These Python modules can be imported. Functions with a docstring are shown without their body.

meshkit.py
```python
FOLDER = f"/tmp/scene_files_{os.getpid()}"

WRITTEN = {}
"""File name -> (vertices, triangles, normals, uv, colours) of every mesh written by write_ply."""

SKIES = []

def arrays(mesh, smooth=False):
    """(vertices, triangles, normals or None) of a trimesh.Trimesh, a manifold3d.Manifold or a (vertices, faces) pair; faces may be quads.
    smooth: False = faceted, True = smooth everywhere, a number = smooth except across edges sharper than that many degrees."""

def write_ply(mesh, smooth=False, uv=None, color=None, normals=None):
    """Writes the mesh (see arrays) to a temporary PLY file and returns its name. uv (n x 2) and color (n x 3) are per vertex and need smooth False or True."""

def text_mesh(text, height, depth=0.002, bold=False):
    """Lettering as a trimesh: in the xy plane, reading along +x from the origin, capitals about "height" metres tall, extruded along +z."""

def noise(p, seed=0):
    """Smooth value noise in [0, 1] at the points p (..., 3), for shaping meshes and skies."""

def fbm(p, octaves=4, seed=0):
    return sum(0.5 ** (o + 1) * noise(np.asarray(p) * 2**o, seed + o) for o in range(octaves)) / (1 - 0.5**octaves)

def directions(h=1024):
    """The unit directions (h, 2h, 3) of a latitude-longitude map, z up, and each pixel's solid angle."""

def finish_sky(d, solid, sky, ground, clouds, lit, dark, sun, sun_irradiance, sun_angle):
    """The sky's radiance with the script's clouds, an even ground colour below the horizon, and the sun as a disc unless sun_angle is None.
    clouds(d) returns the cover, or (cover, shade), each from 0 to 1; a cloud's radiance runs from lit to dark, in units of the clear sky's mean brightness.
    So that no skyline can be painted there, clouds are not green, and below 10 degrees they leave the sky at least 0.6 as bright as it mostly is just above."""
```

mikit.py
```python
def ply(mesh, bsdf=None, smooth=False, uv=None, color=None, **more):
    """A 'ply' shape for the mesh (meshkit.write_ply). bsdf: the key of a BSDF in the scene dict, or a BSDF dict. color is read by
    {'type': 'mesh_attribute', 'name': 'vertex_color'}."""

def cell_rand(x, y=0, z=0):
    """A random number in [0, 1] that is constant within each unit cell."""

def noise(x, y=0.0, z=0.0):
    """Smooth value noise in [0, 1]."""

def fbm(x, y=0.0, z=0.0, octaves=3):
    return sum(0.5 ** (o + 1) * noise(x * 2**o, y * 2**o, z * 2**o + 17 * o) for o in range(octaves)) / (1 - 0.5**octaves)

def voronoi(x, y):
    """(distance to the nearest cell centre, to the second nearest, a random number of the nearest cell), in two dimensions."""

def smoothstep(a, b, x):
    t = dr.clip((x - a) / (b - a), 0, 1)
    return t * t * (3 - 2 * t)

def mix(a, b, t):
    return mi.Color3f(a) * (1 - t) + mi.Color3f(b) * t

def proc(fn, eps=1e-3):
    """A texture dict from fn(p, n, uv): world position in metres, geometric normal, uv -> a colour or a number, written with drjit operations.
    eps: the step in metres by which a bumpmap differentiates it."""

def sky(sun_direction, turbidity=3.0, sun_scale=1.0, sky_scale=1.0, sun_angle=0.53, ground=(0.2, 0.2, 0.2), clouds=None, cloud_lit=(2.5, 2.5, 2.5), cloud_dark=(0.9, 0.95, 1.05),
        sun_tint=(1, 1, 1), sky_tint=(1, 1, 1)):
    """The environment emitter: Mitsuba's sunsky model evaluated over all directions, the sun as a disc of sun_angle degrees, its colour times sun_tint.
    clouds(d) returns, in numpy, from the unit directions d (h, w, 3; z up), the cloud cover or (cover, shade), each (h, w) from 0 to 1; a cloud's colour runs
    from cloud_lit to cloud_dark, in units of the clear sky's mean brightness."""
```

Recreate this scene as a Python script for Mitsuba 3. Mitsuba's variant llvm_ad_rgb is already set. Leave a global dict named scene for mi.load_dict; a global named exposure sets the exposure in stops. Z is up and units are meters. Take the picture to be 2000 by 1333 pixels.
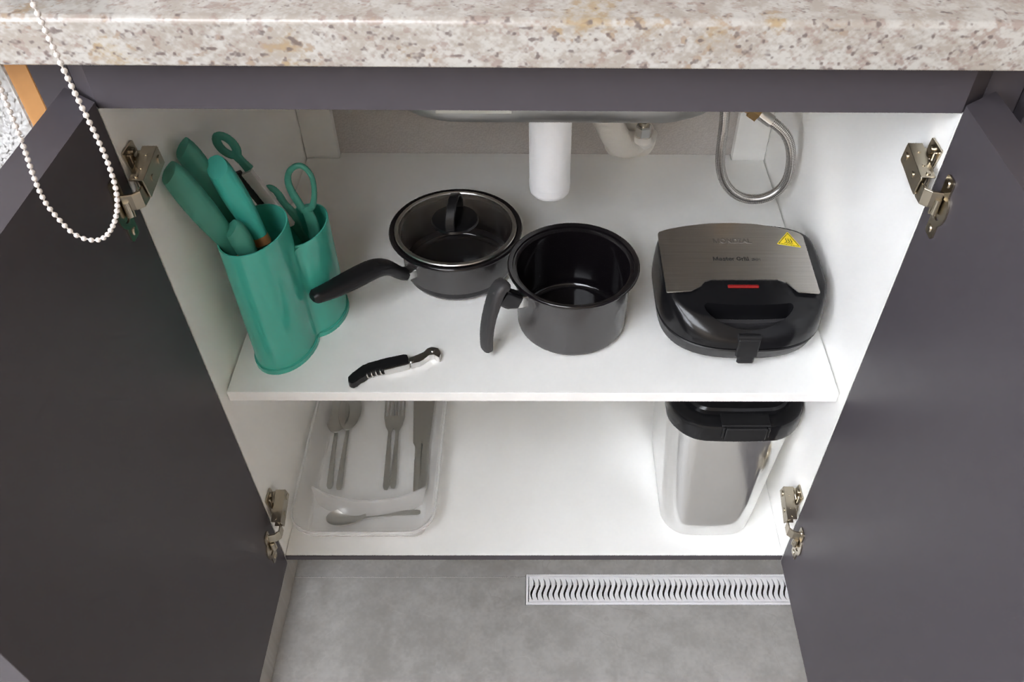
import math, numpy as np, trimesh, mitsuba as mi, drjit as dr, mikit, meshkit, shapely
from shapely.geometry import Polygon, LineString, Point, box as sbox
from shapely import affinity
from shapely.ops import unary_union
import manifold3d as m3
from mikit import proc, noise, fbm, smoothstep, mix

T = mi.ScalarTransform4f
scene, labels = {}, {}
exposure = 0.0

# ---------------------------------------------------------------- camera
F_PX, CX, CY, CZ, PITCH, YAW, ROLL = 1640.355, 0.006227, -0.639458, 1.074663, 0.813956, 0.015479, -0.013702
PPX, PPY = 70.877, 52.679
fw = np.array([math.sin(YAW) * math.cos(PITCH), math.cos(YAW) * math.cos(PITCH), -math.sin(PITCH)])
rt = np.array([math.cos(YAW), -math.sin(YAW), 0.0])
dn = np.cross(fw, rt)
rt2 = rt * math.cos(ROLL) + dn * math.sin(ROLL)
dn2 = -rt * math.sin(ROLL) + dn * math.cos(ROLL)
cam_m = np.eye(4)
cam_m[:3, 0], cam_m[:3, 1], cam_m[:3, 2], cam_m[:3, 3] = -rt2, -dn2, fw, (CX, CY, CZ)
scene['camera'] = {'type': 'perspective', 'fov': math.degrees(2 * math.atan(1000 / F_PX)), 'fov_axis': 'x', 'near_clip': 0.01, 'far_clip': 200.0,
                   'principal_point_offset_x': -PPX / 2000, 'principal_point_offset_y': -PPY / 1333, 'to_world': T(cam_m)}

# ---------------------------------------------------------------- daylight
scene['sky'] = mikit.sky((0.6, 0.5, 0.75), turbidity=4.0, sun_scale=0.0, sky_scale=1.0, ground=(0.30, 0.30, 0.29),
                         clouds=lambda d: np.full(d.shape[:2], 0.9), cloud_lit=(1.35, 1.37, 1.415), cloud_dark=(1.2, 1.2, 1.25))
SKY_GAIN = 1.0
exposure = 6.45

# ---------------------------------------------------------------- materials
def P(name, col, rough=0.5, metal=0.0, spec=0.5, **kw):
    c = col if isinstance(col, dict) else {'type': 'rgb', 'value': list(col)}
    d = {'type': 'principled', 'base_color': c, 'roughness': rough, 'metallic': metal, 'specular': spec, **kw}
    scene[name] = {'type': 'twosided', 'bsdf': d}
    return name

WHITE = P('mat_white_melamine', (0.83, 0.83, 0.81), 0.42, spec=0.4)
DARK = P('mat_anthracite', (0.064, 0.057, 0.065), 0.40, spec=0.22)
SEAM = P('mat_seam', (0.05, 0.045, 0.04), 0.9)
WOOD = P('mat_raw_wood', proc(lambda p, n, uv: mix((0.50, 0.25, 0.085), (0.42, 0.20, 0.065), fbm(p.x * 90, p.y * 90, p.z * 6, 3))), 0.6)
STEELB = P('mat_nickel', (0.46, 0.41, 0.325), 0.22, 1.0)
PALE = P('mat_pale_satin', (0.60, 0.585, 0.58), 0.35)
CUT = P('mat_cutlery_steel', (0.52, 0.52, 0.50), 0.3, 1.0)
CHROME = P('mat_chrome', (0.62, 0.615, 0.60), 0.13, 1.0)
STEEL = P('mat_steel', (0.60, 0.59, 0.57), 0.28, 1.0)
SINKM = P('mat_sink_steel', (0.52, 0.51, 0.49), 0.42, 1.0)
BRUSHED = P('mat_brushed_steel', proc(lambda p, n, uv: mix((0.54, 0.515, 0.485), (0.64, 0.615, 0.585), noise(p.x * 25, p.y * 1400, p.z * 300))), 0.34, 1.0)
BRASS = P('mat_brass', (0.62, 0.40, 0.19), 0.3, 1.0)
COPPER = P('mat_copper', (0.62, 0.27, 0.11), 0.42, 0.7)
BLACK = P('mat_black_plastic', (0.009, 0.009, 0.010), 0.40, spec=0.36)
BLACKG = P('mat_black_gloss', (0.006, 0.006, 0.007), 0.17, spec=0.36)
ENAMEL = P('mat_black_enamel', proc(lambda p, n, uv: mix((0.0045, 0.0035, 0.0045), (0.010, 0.009, 0.010), smoothstep(.62, .8, noise(p.x * 2200, p.y * 2200, p.z * 2200)))), 0.10, spec=0.55)
ENAMELO = P('mat_dark_enamel_outside', proc(lambda p, n, uv: mix((0.022, 0.020, 0.021), (0.036, 0.033, 0.034), noise(p.x * 2500, p.y * 2500, p.z * 2500))), 0.15, spec=1.0)
GREYPL = P('mat_grey_plastic', (0.035, 0.034, 0.036), 0.5)
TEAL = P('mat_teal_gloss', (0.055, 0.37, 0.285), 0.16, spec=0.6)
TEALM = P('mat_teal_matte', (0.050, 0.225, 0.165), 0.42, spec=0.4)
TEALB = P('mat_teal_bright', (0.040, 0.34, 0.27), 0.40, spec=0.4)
PVC = P('mat_white_pvc', (0.84, 0.85, 0.87), 0.3)
PVCC = P('mat_cream_pvc', (0.78, 0.75, 0.70), 0.28)
STONE_W = P('mat_room_wall', (0.60, 0.51, 0.41), 0.8, spec=0.2)
CEIL = P('mat_ceiling', (0.70, 0.66, 0.60), 0.9, spec=0.1)
RED = P('mat_red_lens', (0.22, 0.008, 0.008), 0.25)
YELLOW = P('mat_yellow_sticker', (0.80, 0.60, 0.02), 0.5)
INK = P('mat_black_ink', (0.015, 0.013, 0.012), 0.6)
EMBOSS = P('mat_embossed_silver', (0.40, 0.38, 0.36), 0.45, 1.0)
GRATE = P('mat_grate_white', (0.80, 0.81, 0.83), 0.45)
GROUT = P('mat_grout', (0.56, 0.55, 0.53), 0.9)
BEAD = P('mat_bead_white', (0.60, 0.56, 0.53), 0.3)
PAN_IN = ENAMEL
LIGHTEDGE = P('mat_label_strip', (0.46, 0.46, 0.42), 0.5)

def granite(p, n, uv):
    a = fbm(p.x * 60, p.y * 60, p.z * 60, 3)
    b = fbm(p.x * 150 + 7, p.y * 150, p.z * 150, 3)
    c = fbm(p.x * 230 + 3, p.y * 230, p.z * 230 + 5, 2)
    e = fbm(p.x * 22 + 2, p.y * 22, p.z * 22, 2)
    g = fbm(p.x * 330 + 1, p.y * 330 + 4, p.z * 330, 2)
    col = mix((0.60, 0.54, 0.475), (0.79, 0.765, 0.715), smoothstep(0.32, 0.66, a * 0.6 + g * 0.4))
    col = mix(col, (0.48, 0.365, 0.32), 0.75 * smoothstep(0.50, 0.72, b))
    col = mix(col, (0.62, 0.455, 0.23), 0.75 * smoothstep(0.54, 0.74, b * 0.45 + e * 0.55))
    col = mix(col, (0.24, 0.185, 0.175), 0.85 * smoothstep(0.58, 0.80, c * 0.8 + b * 0.2))
    return col * 0.54
GRAN = P('mat_granite', proc(granite), 0.22, spec=0.5)

def concrete(p, n, uv):
    a = fbm(p.x * 7, p.y * 7, 0, 4)
    b = fbm(p.x * 38 + 5, p.y * 38, 0, 4)
    g = fbm(p.x * 210 + 9, p.y * 210, 0, 2)
    w = fbm(p.x * 11 + 31 + 0.25 * b, p.y * 11, 0, 4)
    vein = 1 - smoothstep(0.0, 0.014, dr.abs(w - 0.5))
    col = mix((0.30, 0.295, 0.283), (0.385, 0.38, 0.37), smoothstep(0.25, 0.75, a * 0.30 + b * 0.50 + g * 0.20))
    col = mix(col, (0.44, 0.435, 0.425), 0.30 * vein * smoothstep(0.45, 0.62, b))
    v2 = 1 - smoothstep(0.0, 0.006, dr.abs(fbm(p.x * 6 + 11 + 0.2 * b, p.y * 6 + 3, 0, 4) - 0.52))
    col = mix(col, (0.24, 0.235, 0.225), 0.30 * v2 * smoothstep(0.5, 0.65, a))
    return col
TILE = P('mat_tile', proc(concrete), 0.33, spec=0.45)

def stucco_h(p, n, uv):
    return 0.8 * fbm(p.x * 330 + p.z * 190, p.y * 380 + p.x * 90, p.z * 330 - p.x * 190, 2) + 0.6 * smoothstep(0.5, 0.8, noise(p.x * 260 - p.z * 150, p.y * 300, p.z * 260 + p.x * 150))
scene['mat_stucco_white'] = {'type': 'twosided', 'bsdf': {'type': 'bumpmap', 'scale': 0.0026, 'arbitrary': proc(stucco_h, 4e-4), 'bsdf': {'type': 'principled', 'base_color': {'type': 'rgb', 'value': [0.52, 0.52, 0.515]}, 'roughness': 0.9, 'specular': 0.2}}}
scene['mat_stucco_grey'] = {'type': 'twosided', 'bsdf': {'type': 'bumpmap', 'scale': 0.0018, 'arbitrary': proc(stucco_h, 4e-4), 'bsdf': {'type': 'principled', 'base_color': proc(lambda p, n, uv: mix((0.48, 0.45, 0.43), (0.63, 0.60, 0.575), fbm(p.x * 420 + p.z * 240, p.y * 420, p.z * 420 - p.x * 240, 2))), 'roughness': 0.9, 'specular': 0.2}}}
scene['mat_glass'] = {'type': 'thindielectric', 'int_ior': 1.5}
def frosted(w, col):
    return {'type': 'blendbsdf', 'weight': w, 'a': {'type': 'thindielectric', 'int_ior': 1.45}, 'b': {'type': 'principledthin', 'base_color': {'type': 'rgb', 'value': list(col)}, 'roughness': 0.35, 'diff_trans': 0.9, 'spec_trans': 0.0}}
scene['mat_frosted'] = frosted(0.58, (0.86, 0.86, 0.86))
scene['mat_frosted_rim'] = frosted(0.85, (0.90, 0.90, 0.90))
def braid(p, n, uv):
    k = dr.sin((uv.x * 2 + uv.y) * 6.28318) * dr.sin((uv.x * 2 - uv.y) * 6.28318)
    return mix((0.28, 0.265, 0.25), (0.72, 0.70, 0.67), smoothstep(-0.35, 0.45, k))
scene['mat_braid'] = {'type': 'twosided', 'bsdf': {'type': 'principled', 'base_color': proc(braid), 'roughness': 0.3, 'metallic': 0.85}}

# ---------------------------------------------------------------- mesh helpers
def tm(v, f):
    return trimesh.Trimesh(np.asarray(v, float), np.asarray(f, int), process=False)

def cat(*ms):
    return trimesh.util.concatenate([as_tm(m) for m in ms])

def as_tm(m):
    if hasattr(m, 'to_mesh'):
        q = m.to_mesh()
        return tm(q.vert_properties[:, :3], q.tri_verts)
    return m

def bx(x0, x1, y0, y1, z0, z1, c=0.0):
    """A box, its edges chamfered by c."""
    if c <= 0:
        v = np.array([[x, y, z] for x in (x0, x1) for y in (y0, y1) for z in (z0, z1)], float)
        return trimesh.convex.convex_hull(v)
    v = []
    for x, sx in ((x0, 1), (x1, -1)):
        for y, sy in ((y0, 1), (y1, -1)):
            for z, sz in ((z0, 1), (z1, -1)):
                v += [[x, y + sy * c, z + sz * c], [x + sx * c, y, z + sz * c], [x + sx * c, y + sy * c, z]]
    return trimesh.convex.convex_hull(np.array(v))

def man(m):
    m = as_tm(m)
    return m3.Manifold(m3.Mesh(np.ascontiguousarray(m.vertices, np.float32), np.ascontiguousarray(m.faces, np.uint32)))

def extrude(poly, z0, z1):
    parts = []
    for g in getattr(poly, 'geoms', [poly]):
        e = trimesh.creation.extrude_polygon(g, z1 - z0, engine='earcut')
        e.apply_translation((0, 0, z0))
        parts.append(e)
    return trimesh.util.concatenate(parts)

def loft(rings, cap0=True, cap1=True, closed=False):
    """Skin over a list of equal-length closed rings."""
    rings = [np.asarray(r, float) for r in rings]
    n, k = len(rings[0]), len(rings)
    v, f = np.vstack(rings), []
    i = np.arange(n)
    j = (i + 1) % n
    for a in range(k if closed else k - 1):
        b = (a + 1) % k
        f.append(np.stack([a * n + i, a * n + j, b * n + j], 1))
        f.append(np.stack([a * n + i, b * n + j, b * n + i], 1))
    if not closed:
        for flag, a, flip in ((cap0, 0, True), (cap1, k - 1, False)):
            if flag:
                c = len(v)
                v = np.vstack([v, rings[a].mean(0)])
                tri = np.stack([a * n + i, a * n + j, i * 0 + c], 1)
                f.append(tri[:, ::-1] if flip else tri)
    return tm(v, np.vstack(f))

def lathe(profile, n=72, closed=False, centre=(0, 0, 0)):
    """Profile of (radius, z)."""
    t = np.arange(n) * 2 * math.pi / n
    rings = [np.stack([r * np.cos(t), r * np.sin(t), t * 0 + z], 1) + centre for r, z in profile]
    return loft(rings, not closed, not closed, closed)

def resample(pts, n):
    pts = np.asarray(pts, float)
    from scipy.interpolate import CubicSpline
    d = np.r_[0, np.cumsum(np.linalg.norm(np.diff(pts[:, :3], axis=0), axis=1))]
    return CubicSpline(d, pts)(np.linspace(0, d[-1], n))

def sweep(path, radii, up=(0, 0, 1), n=24, closed=False, power=2.0, caps=True):
    """Skin over a path; radii: (a, b) per point, a along up x tangent, b along the other normal; power > 2 squares the section."""
    path = np.asarray(path, float)
    k = len(path)
    radii = np.broadcast_to(np.asarray(radii, float), (k, 2))
    t = np.roll(path, -1, 0) - np.roll(path, 1, 0) if closed else np.gradient(path, axis=0)
    t /= np.linalg.norm(t, axis=1, keepdims=True)
    ang = np.arange(n) * 2 * math.pi / n
    c, s = np.cos(ang), np.sin(ang)
    c, s = np.sign(c) * np.abs(c) ** (2 / power), np.sign(s) * np.abs(s) ** (2 / power)
    rings, a = [], None
    for q in range(k):
        if up is None:
            if a is None:
                a = np.cross(t[q], [0.31, 0.2, 0.93])
            a = a - t[q] * (a @ t[q])
        else:
            a = np.cross(np.asarray(up, float), t[q])
        a = a / np.linalg.norm(a)
        b = np.cross(t[q], a)
        rings.append(path[q] + radii[q, 0] * c[:, None] * a + radii[q, 1] * s[:, None] * b)
    return loft(rings, caps, caps, closed)

def rrect(w, d, r, z=0.0, n=8, cx=0.0, cy=0.0):
    """A rounded rectangle as a ring of points."""
    pts = []
    for sx, sy, a0 in ((1, 1, 0), (-1, 1, 90), (-1, -1, 180), (1, -1, 270)):
        for q in range(n + 1):
            a = math.radians(a0 + 90 * q / n)
            pts.append((cx + sx * (w / 2 - r) + r * math.cos(a), cy + sy * (d / 2 - r) + r * math.sin(a), z))
    return np.array(pts)

def cyl(p0, p1, r, n=24, r1=None):
    p0, p1 = np.asarray(p0, float), np.asarray(p1, float)
    ax = (p1 - p0) / np.linalg.norm(p1 - p0)
    a = np.cross(ax, [0.3, 0.1, 0.95] if abs(ax[2]) < 0.9 else [1, 0, 0])
    a /= np.linalg.norm(a)
    b = np.cross(ax, a)
    t = np.arange(n) * 2 * math.pi / n
    ring = np.cos(t)[:, None] * a + np.sin(t)[:, None] * b
    return loft([p0 + r * ring, p1 + (r if r1 is None else r1) * ring])

def mv(m, x=0, y=0, z=0, rz=0.0, rx=0.0, ry=0.0):
    m = as_tm(m).copy()
    for a, ax in ((rx, [1, 0, 0]), (ry, [0, 1, 0]), (rz, [0, 0, 1])):
        if a:
            m.apply_transform(trimesh.transformations.rotation_matrix(math.radians(a), ax))
    m.apply_translation((x, y, z))
    return m

def mirror(m):
    m = as_tm(m).copy()
    m.vertices[:, 0] *= -1
    m.faces = m.faces[:, ::-1]
    return m

def fix(m):
    m = as_tm(m)
    m = trimesh.Trimesh(m.vertices, m.faces, process=True)
    trimesh.repair.fix_normals(m, multibody=True)
    return m

# ---------------------------------------------------------------- scene helpers
def numbered(key):
    if key not in scene and key not in labels and not any(k.startswith(key + '__') for k in scene):
        return key
    i = 1
    while True:
        k = f'{key}_{i:03d}'
        if k not in scene and k not in labels and not any(q.startswith(k + '__') for q in scene):
            return k
        i += 1

def add(key, mesh, mat, smooth=30, label=None, cat_=None, group=None, kind=None, parent=None, **kw):
    key = numbered(parent + '__' + key if parent else key)
    scene[key] = mikit.ply(as_tm(mesh), mat, smooth, **kw)
    tag(key, label, cat_, group, kind)
    return key

def tag(key, label=None, cat_=None, group=None, kind=None):
    d = {k: v for k, v in (('label', label), ('category', cat_), ('group', group), ('kind', kind)) if v}
    if d:
        labels[key] = d
    return key

def thing(name, label, cat_, group=None):
    return tag(numbered(name), label, cat_, group)

HW, ZS, ZF = 0.361, 0.3386, -0.28       # half inner width, shelf top, room floor

# ================================================================ THE ROOM
XL, XR, YB, YF, ZC = -1.75, 2.4, 0.5245, -3.3, 2.35
XP = -0.443                              # face of the pier that the cabinet stands against
# floor: porcelain tiles with fine joints, cut out round the drain
DX0, DX1, DY0, DY1 = -0.0165, 0.90, 0.0690, 0.1275
add('floor', bx(XL - 0.1, XR, YF, YB + 0.1, ZF - 0.12, ZF - 0.04), GROUT, False, 'grey porcelain tile floor in front of the cabinet', kind='structure')
JY = 0.1229
xs_ = [XL, 0.83, 1.62, XR]
ys_ = [YF, -2.277, -1.477, -0.677, JY, YB]
hole = sbox(DX0 - 0.001, DY0 - 0.001, DX1 + 0.001, DY1 + 0.001)
for a in range(3):
    for b in range(5):
        poly = sbox(xs_[a] + 0.0008, ys_[b] + 0.0008, xs_[a + 1] - 0.0008, ys_[b + 1] - 0.0008).difference(hole)
        add('tile', extrude(poly, ZF - 0.009, ZF), TILE, False, parent='floor')
add('grout', extrude(sbox(XL, YF, XR, YB).difference(hole), ZF - 0.04, ZF - 0.0012), GROUT, False, parent='floor')
add('trim_1', bx(XL, XP + 0.0125, -2.2, YB, ZF + .0002, ZF + 0.085, 0.001), TILE, False, 'low tiled curb along the left edge of the floor, beneath the open left door', kind='structure')

# walls
W0, W1, WZ0, WZ1 = -2.90, -0.80, 1.00, 2.15
wl = man(bx(XL - 0.14, XL, YF, YB + 0.1, ZF - 0.1, ZC)) - man(bx(XL - 0.3, XL + 0.1, W0, W1, WZ0, WZ1))
add('wall_left', wl, 'mat_stucco_white', False, 'white stippled left wall beside the cabinet', kind='structure')
add('wall_back', bx(XL - 0.14, XR, YB, YB + 0.12, ZF - 0.1, ZC), 'mat_stucco_grey', False, 'grey stippled wall behind the cabinet', kind='structure')
add('wall_right', bx(XR, XR + 0.1, YF, YB + 0.1, ZF - 0.1, ZC), STONE_W, False, 'white wall on the right of the room', kind='structure')
add('wall_front', bx(XL - 0.14, XR + 0.1, YF - 0.12, YF, ZF - 0.1, ZC), STONE_W, False, 'plain wall behind the viewer', kind='structure')
KX0, KX1, KY0, KY1 = XL + .08, -0.22, -3.1, -0.95     # roof light in front of the cabinet, to the left
add('ceiling', man(bx(XL - 0.14, XR + 0.1, YF - 0.12, YB + 0.1, ZC, ZC + 0.1)) - man(bx(KX0, KX1, KY0, KY1, ZC - 1, ZC + 1)), CEIL, False, 'white ceiling with a roof light', kind='structure')
add('wall_pier', bx(XL, XP, 0.030, YB, ZF - .1, 0.7630, 0.002), 'mat_stucco_white', False, 'white stippled pier at the left of the cabinet, under the worktop', kind='structure')
def frame(n, pts, label):
    key = tag(f'window_{n}', label, kind='structure')
    for i, q in enumerate(pts):
        add('frame_bar', bx(*q, 0.003), STONE_W, False, parent=key)
xm = XL - 0.07
frame(1, [(xm - .02, xm + .02, W0, W1, WZ0, WZ0 + .04), (xm - .02, xm + .02, W0, W1, WZ1 - .04, WZ1), (xm - .02, xm + .02, W0, W0 + .04, WZ0, WZ1),
          (xm - .02, xm + .02, W1 - .04, W1, WZ0, WZ1), (xm - .02, xm + .02, (W0 + W1) / 2 - .025, (W0 + W1) / 2 + .025, WZ0, WZ1)], 'white framed balcony opening in the left wall, in front of the cabinet')

frame(2, [(KX0, KX1, KY0, KY0 + .04, ZC + .02, ZC + .07), (KX0, KX1, KY1 - .04, KY1, ZC + .02, ZC + .07), (KX0, KX0 + .04, KY0, KY1, ZC + .02, ZC + .07), (KX1 - .04, KX1, KY0, KY1, ZC + .02, ZC + .07)], 'white framed roof light in the ceiling before the cabinet')

# ================================================================ SINK CABINET
CAB = thing('sink_cabinet', 'open anthracite sink cabinet with a white interior and two open doors', 'cabinet')
PF, PT, CTOP = 0.012, 0.018, 0.7100      # panel front, panel thickness, carcass top
for s in (-1, 1):
    sp = extrude(Polygon([(HW + .0006, .0012), (HW + .0014, .0008), (HW + PT, .0135), (HW + PT, .522), (HW + .0006, .522)]), -0.0095, CTOP)
    add('side_panel', sp if s > 0 else mirror(sp), WHITE, False, parent=CAB, label='white melamine side panel')
bp = add('bottom_panel', bx(-HW, HW, 0.0008, 0.522, -0.0095, 0.0, 0.0004), WHITE, False, parent=CAB)
add('edge_band', bx(-HW, HW, -0.0012, 0.0008, -0.0100, -0.0002, 0.0004), DARK, False, parent=bp, label='dark front edge')
sh = man(bx(-HW + 0.0018, HW - 0.0018, 0.0152, YB - .0005, ZS - 0.0148, ZS, 0.0005))
for s in (-1, 1):
    sh = sh - man(bx(min(s * .3080, s * .5), max(s * .3080, s * .5), 0.5078, .6, .2, .5))
add('shelf', sh, WHITE, False, parent=CAB, label='white shelf board across the middle')
for s in (-1, 1):
    add('back_upright', bx(min(s * .3096, s * (HW - .0005)), max(s * .3096, s * (HW - .0005)), 0.5095, YB - .0008, 0.0, CTOP, 0.0006), WHITE, False, parent=CAB, label='narrow white upright in the rear corner')
FY = 0.0262
RZ = 0.7106
rail = Polygon([(-HW - .0006, .0012), (HW + .0006, .0012), (HW + .0262, FY - .0012), (HW + .0266, FY + .018), (-HW - .0266, FY + .018), (-HW - .0262, FY - .0012)])
add('top_rail', extrude(rail, RZ, 0.7620), DARK, False, parent=CAB, label='dark rail under the worktop')
add('side_filler', bx(-0.4205, -HW - .0266, FY - .0012, FY + 0.018, -0.0095, .7620, 0.0003), DARK, False, parent=CAB)
add('side_filler', bx(HW + .0266, 0.4195, FY - .0012, FY + 0.018, -0.0095, .7620, 0.0003), DARK, False, parent=CAB)

def door(s, label, ztop, zbot, w):
    """An open door, bevelled on the hinge side."""
    xi, t = HW - 0.001, 0.0345
    poly = Polygon([(xi, -0.004), (xi + t, 0.0205), (xi + t, -w), (xi, -w)]).buffer(-0.0008).buffer(0.0008, resolution=2)
    m = extrude(poly, zbot, ztop)
    c = as_tm(m)
    if s < 0:
        c = mirror(c)
    k = add('door', c, DARK, False, parent=CAB, label=label)
    return k
DL = door(-1, 'left door, open, dark inside face in shade', 0.7190, -0.0130, 0.3865)
DR = door(1, 'right door, open, inner face catching the light', 0.7205, -0.0085, 0.3865)

def hinge(s, zt, tilt, zc, dk):
    """Concealed hinge, built for the right side and mirrored for the left; zt: height of the arm's top at its rear end, zc: centre of the cup."""
    h = 0.3608                                             # panel face; n runs from it into the cabinet
    za = zt - .0100
    def B(n0, n1, y0, y1, z0, z1, c=0.0006):
        return bx(h - n1, h - n0, y0, y1, za + z0, za + z1, c)
    wing = Polygon([(0.0035, -.030), (0.0080, -.0330), (.0290, -.026), (.0300, -.006), (.0300, .0080), (0.0278, .0185), (.0040, .0190), (.0085, -.004)]).buffer(-.0012).buffer(.0012)
    plate = extrude(wing, 0, 0.0016)
    plate.apply_transform(np.array([[0, 0, -1, h - 0.0001], [1, 0, 0, 0], [0, 1, 0, za], [0, 0, 0, 1]], float))
    plate = cat(fix(plate), B(0.0016, 0.0055, 0.0075, 0.0115, -0.002, 0.0150, 0.0008), B(0.0014, 0.0060, 0.012, 0.031, -0.0065, 0.0065, 0.001))
    for zz in (.0105, -.026):
        plate = cat(plate, cyl((h - 0.0014, 0.0205, za + zz), (h - 0.0040, 0.0205, za + zz), 0.0042, 16))
    arm = cat(B(0.0180, 0.0196, -0.0125, 0.0345, -0.0100, 0.0100, .0005), B(0.0062, 0.0196, -0.0115, 0.0340, 0.0086, 0.0101, 0.0004), B(0.0062, 0.0196, -0.0115, 0.0340, -0.0101, -0.0086, 0.0004),
              cyl((h - .0192, .027, za), (h - .0208, .027, za), .0042, 16), cyl((h - .0192, .004, za - .001), (h - .0206, .004, za - .001), .0034, 16),
              cyl((h - .0115, -.0065, za - .0112), (h - .0115, -.0065, za + .0112), .0022, 12), cyl((h - .0125, .0220, za - .0110), (h - .0125, .0220, za + .0110), .0016, 12), cyl((h - .0130, .0040, za - .0110), (h - .0130, .0040, za + .0110), .0014, 12))
    def lean(m):
        m = as_tm(m).copy()
        m.apply_transform(trimesh.transformations.rotation_matrix(math.atan(tilt), [1, 0, 0], (h, .034, za)))
        return m
    arm = lean(arm)
    zf = za - tilt * .046
    xd = HW - 0.0012                                       # door inner face
    yc = -0.0300
    zl = zf * .72 + zc * .28
    link = cat(bx(h - .0172, h - .0155, -.0215, -.0085, zl - .0095, zl + .0075, .0005), sweep([(h - .0165, -.0205, zl - .001), (h - .0110, -.0255, zl - .001), (h - .0020, -.0275, zl - .001)], [(.0016, .0082)] * 3, up=(0, 0, 1), n=16, power=6))
    fl = Polygon([(-.0080, -.0305), (.0080, -.0305), (.0080, .0305), (-.0080, .0305)]).buffer(-.004).buffer(.004, resolution=6)
    fl = unary_union([fl, affinity.scale(Point(-.003, 0).buffer(.0165, 24), .75, 1)]).difference(affinity.scale(Point(-.002, 0).buffer(.0120, 24), .62, 1))
    cup = extrude(fl, 0, 0.0016)
    cup.apply_transform(np.array([[0, 0, -1, xd], [1, 0, 0, yc], [0, 1, 0, zc], [0, 0, 0, 1]], float))
    cup = cat(fix(cup), cyl((xd + .0001, yc - .002, zc), (xd - .0005, yc - .002, zc), .0105, 20), cyl((xd - .004, yc + .001, zc - .0075), (xd - .004, yc + .001, zc + .0075), .003, 14),
              bx(xd - .007, xd - .001, yc + .0035, yc + .006, zc - .010, zc + .010, .0004))
    for zz in (-.0235, .0235):
        cup = cat(cup, cyl((xd - .0012, yc + .001, zc + zz), (xd - .0030, yc + .001, zc + zz), .0042, 18, .0034))
    for name, mesh in (('hinge_plate', plate), ('hinge_arm', arm), ('hinge_link', link), ('hinge_cup', cup)):
        add(name, mesh if s > 0 else mirror(mesh), STEELB, 25, parent=dk)
hinge(-1, 0.656, .15, 0.630, DL)
hinge(-1, 0.121, .30, 0.072, DL)
hinge(1, 0.663, .15, 0.637, DR)
hinge(1, 0.130, .34, 0.082, DR)

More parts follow.
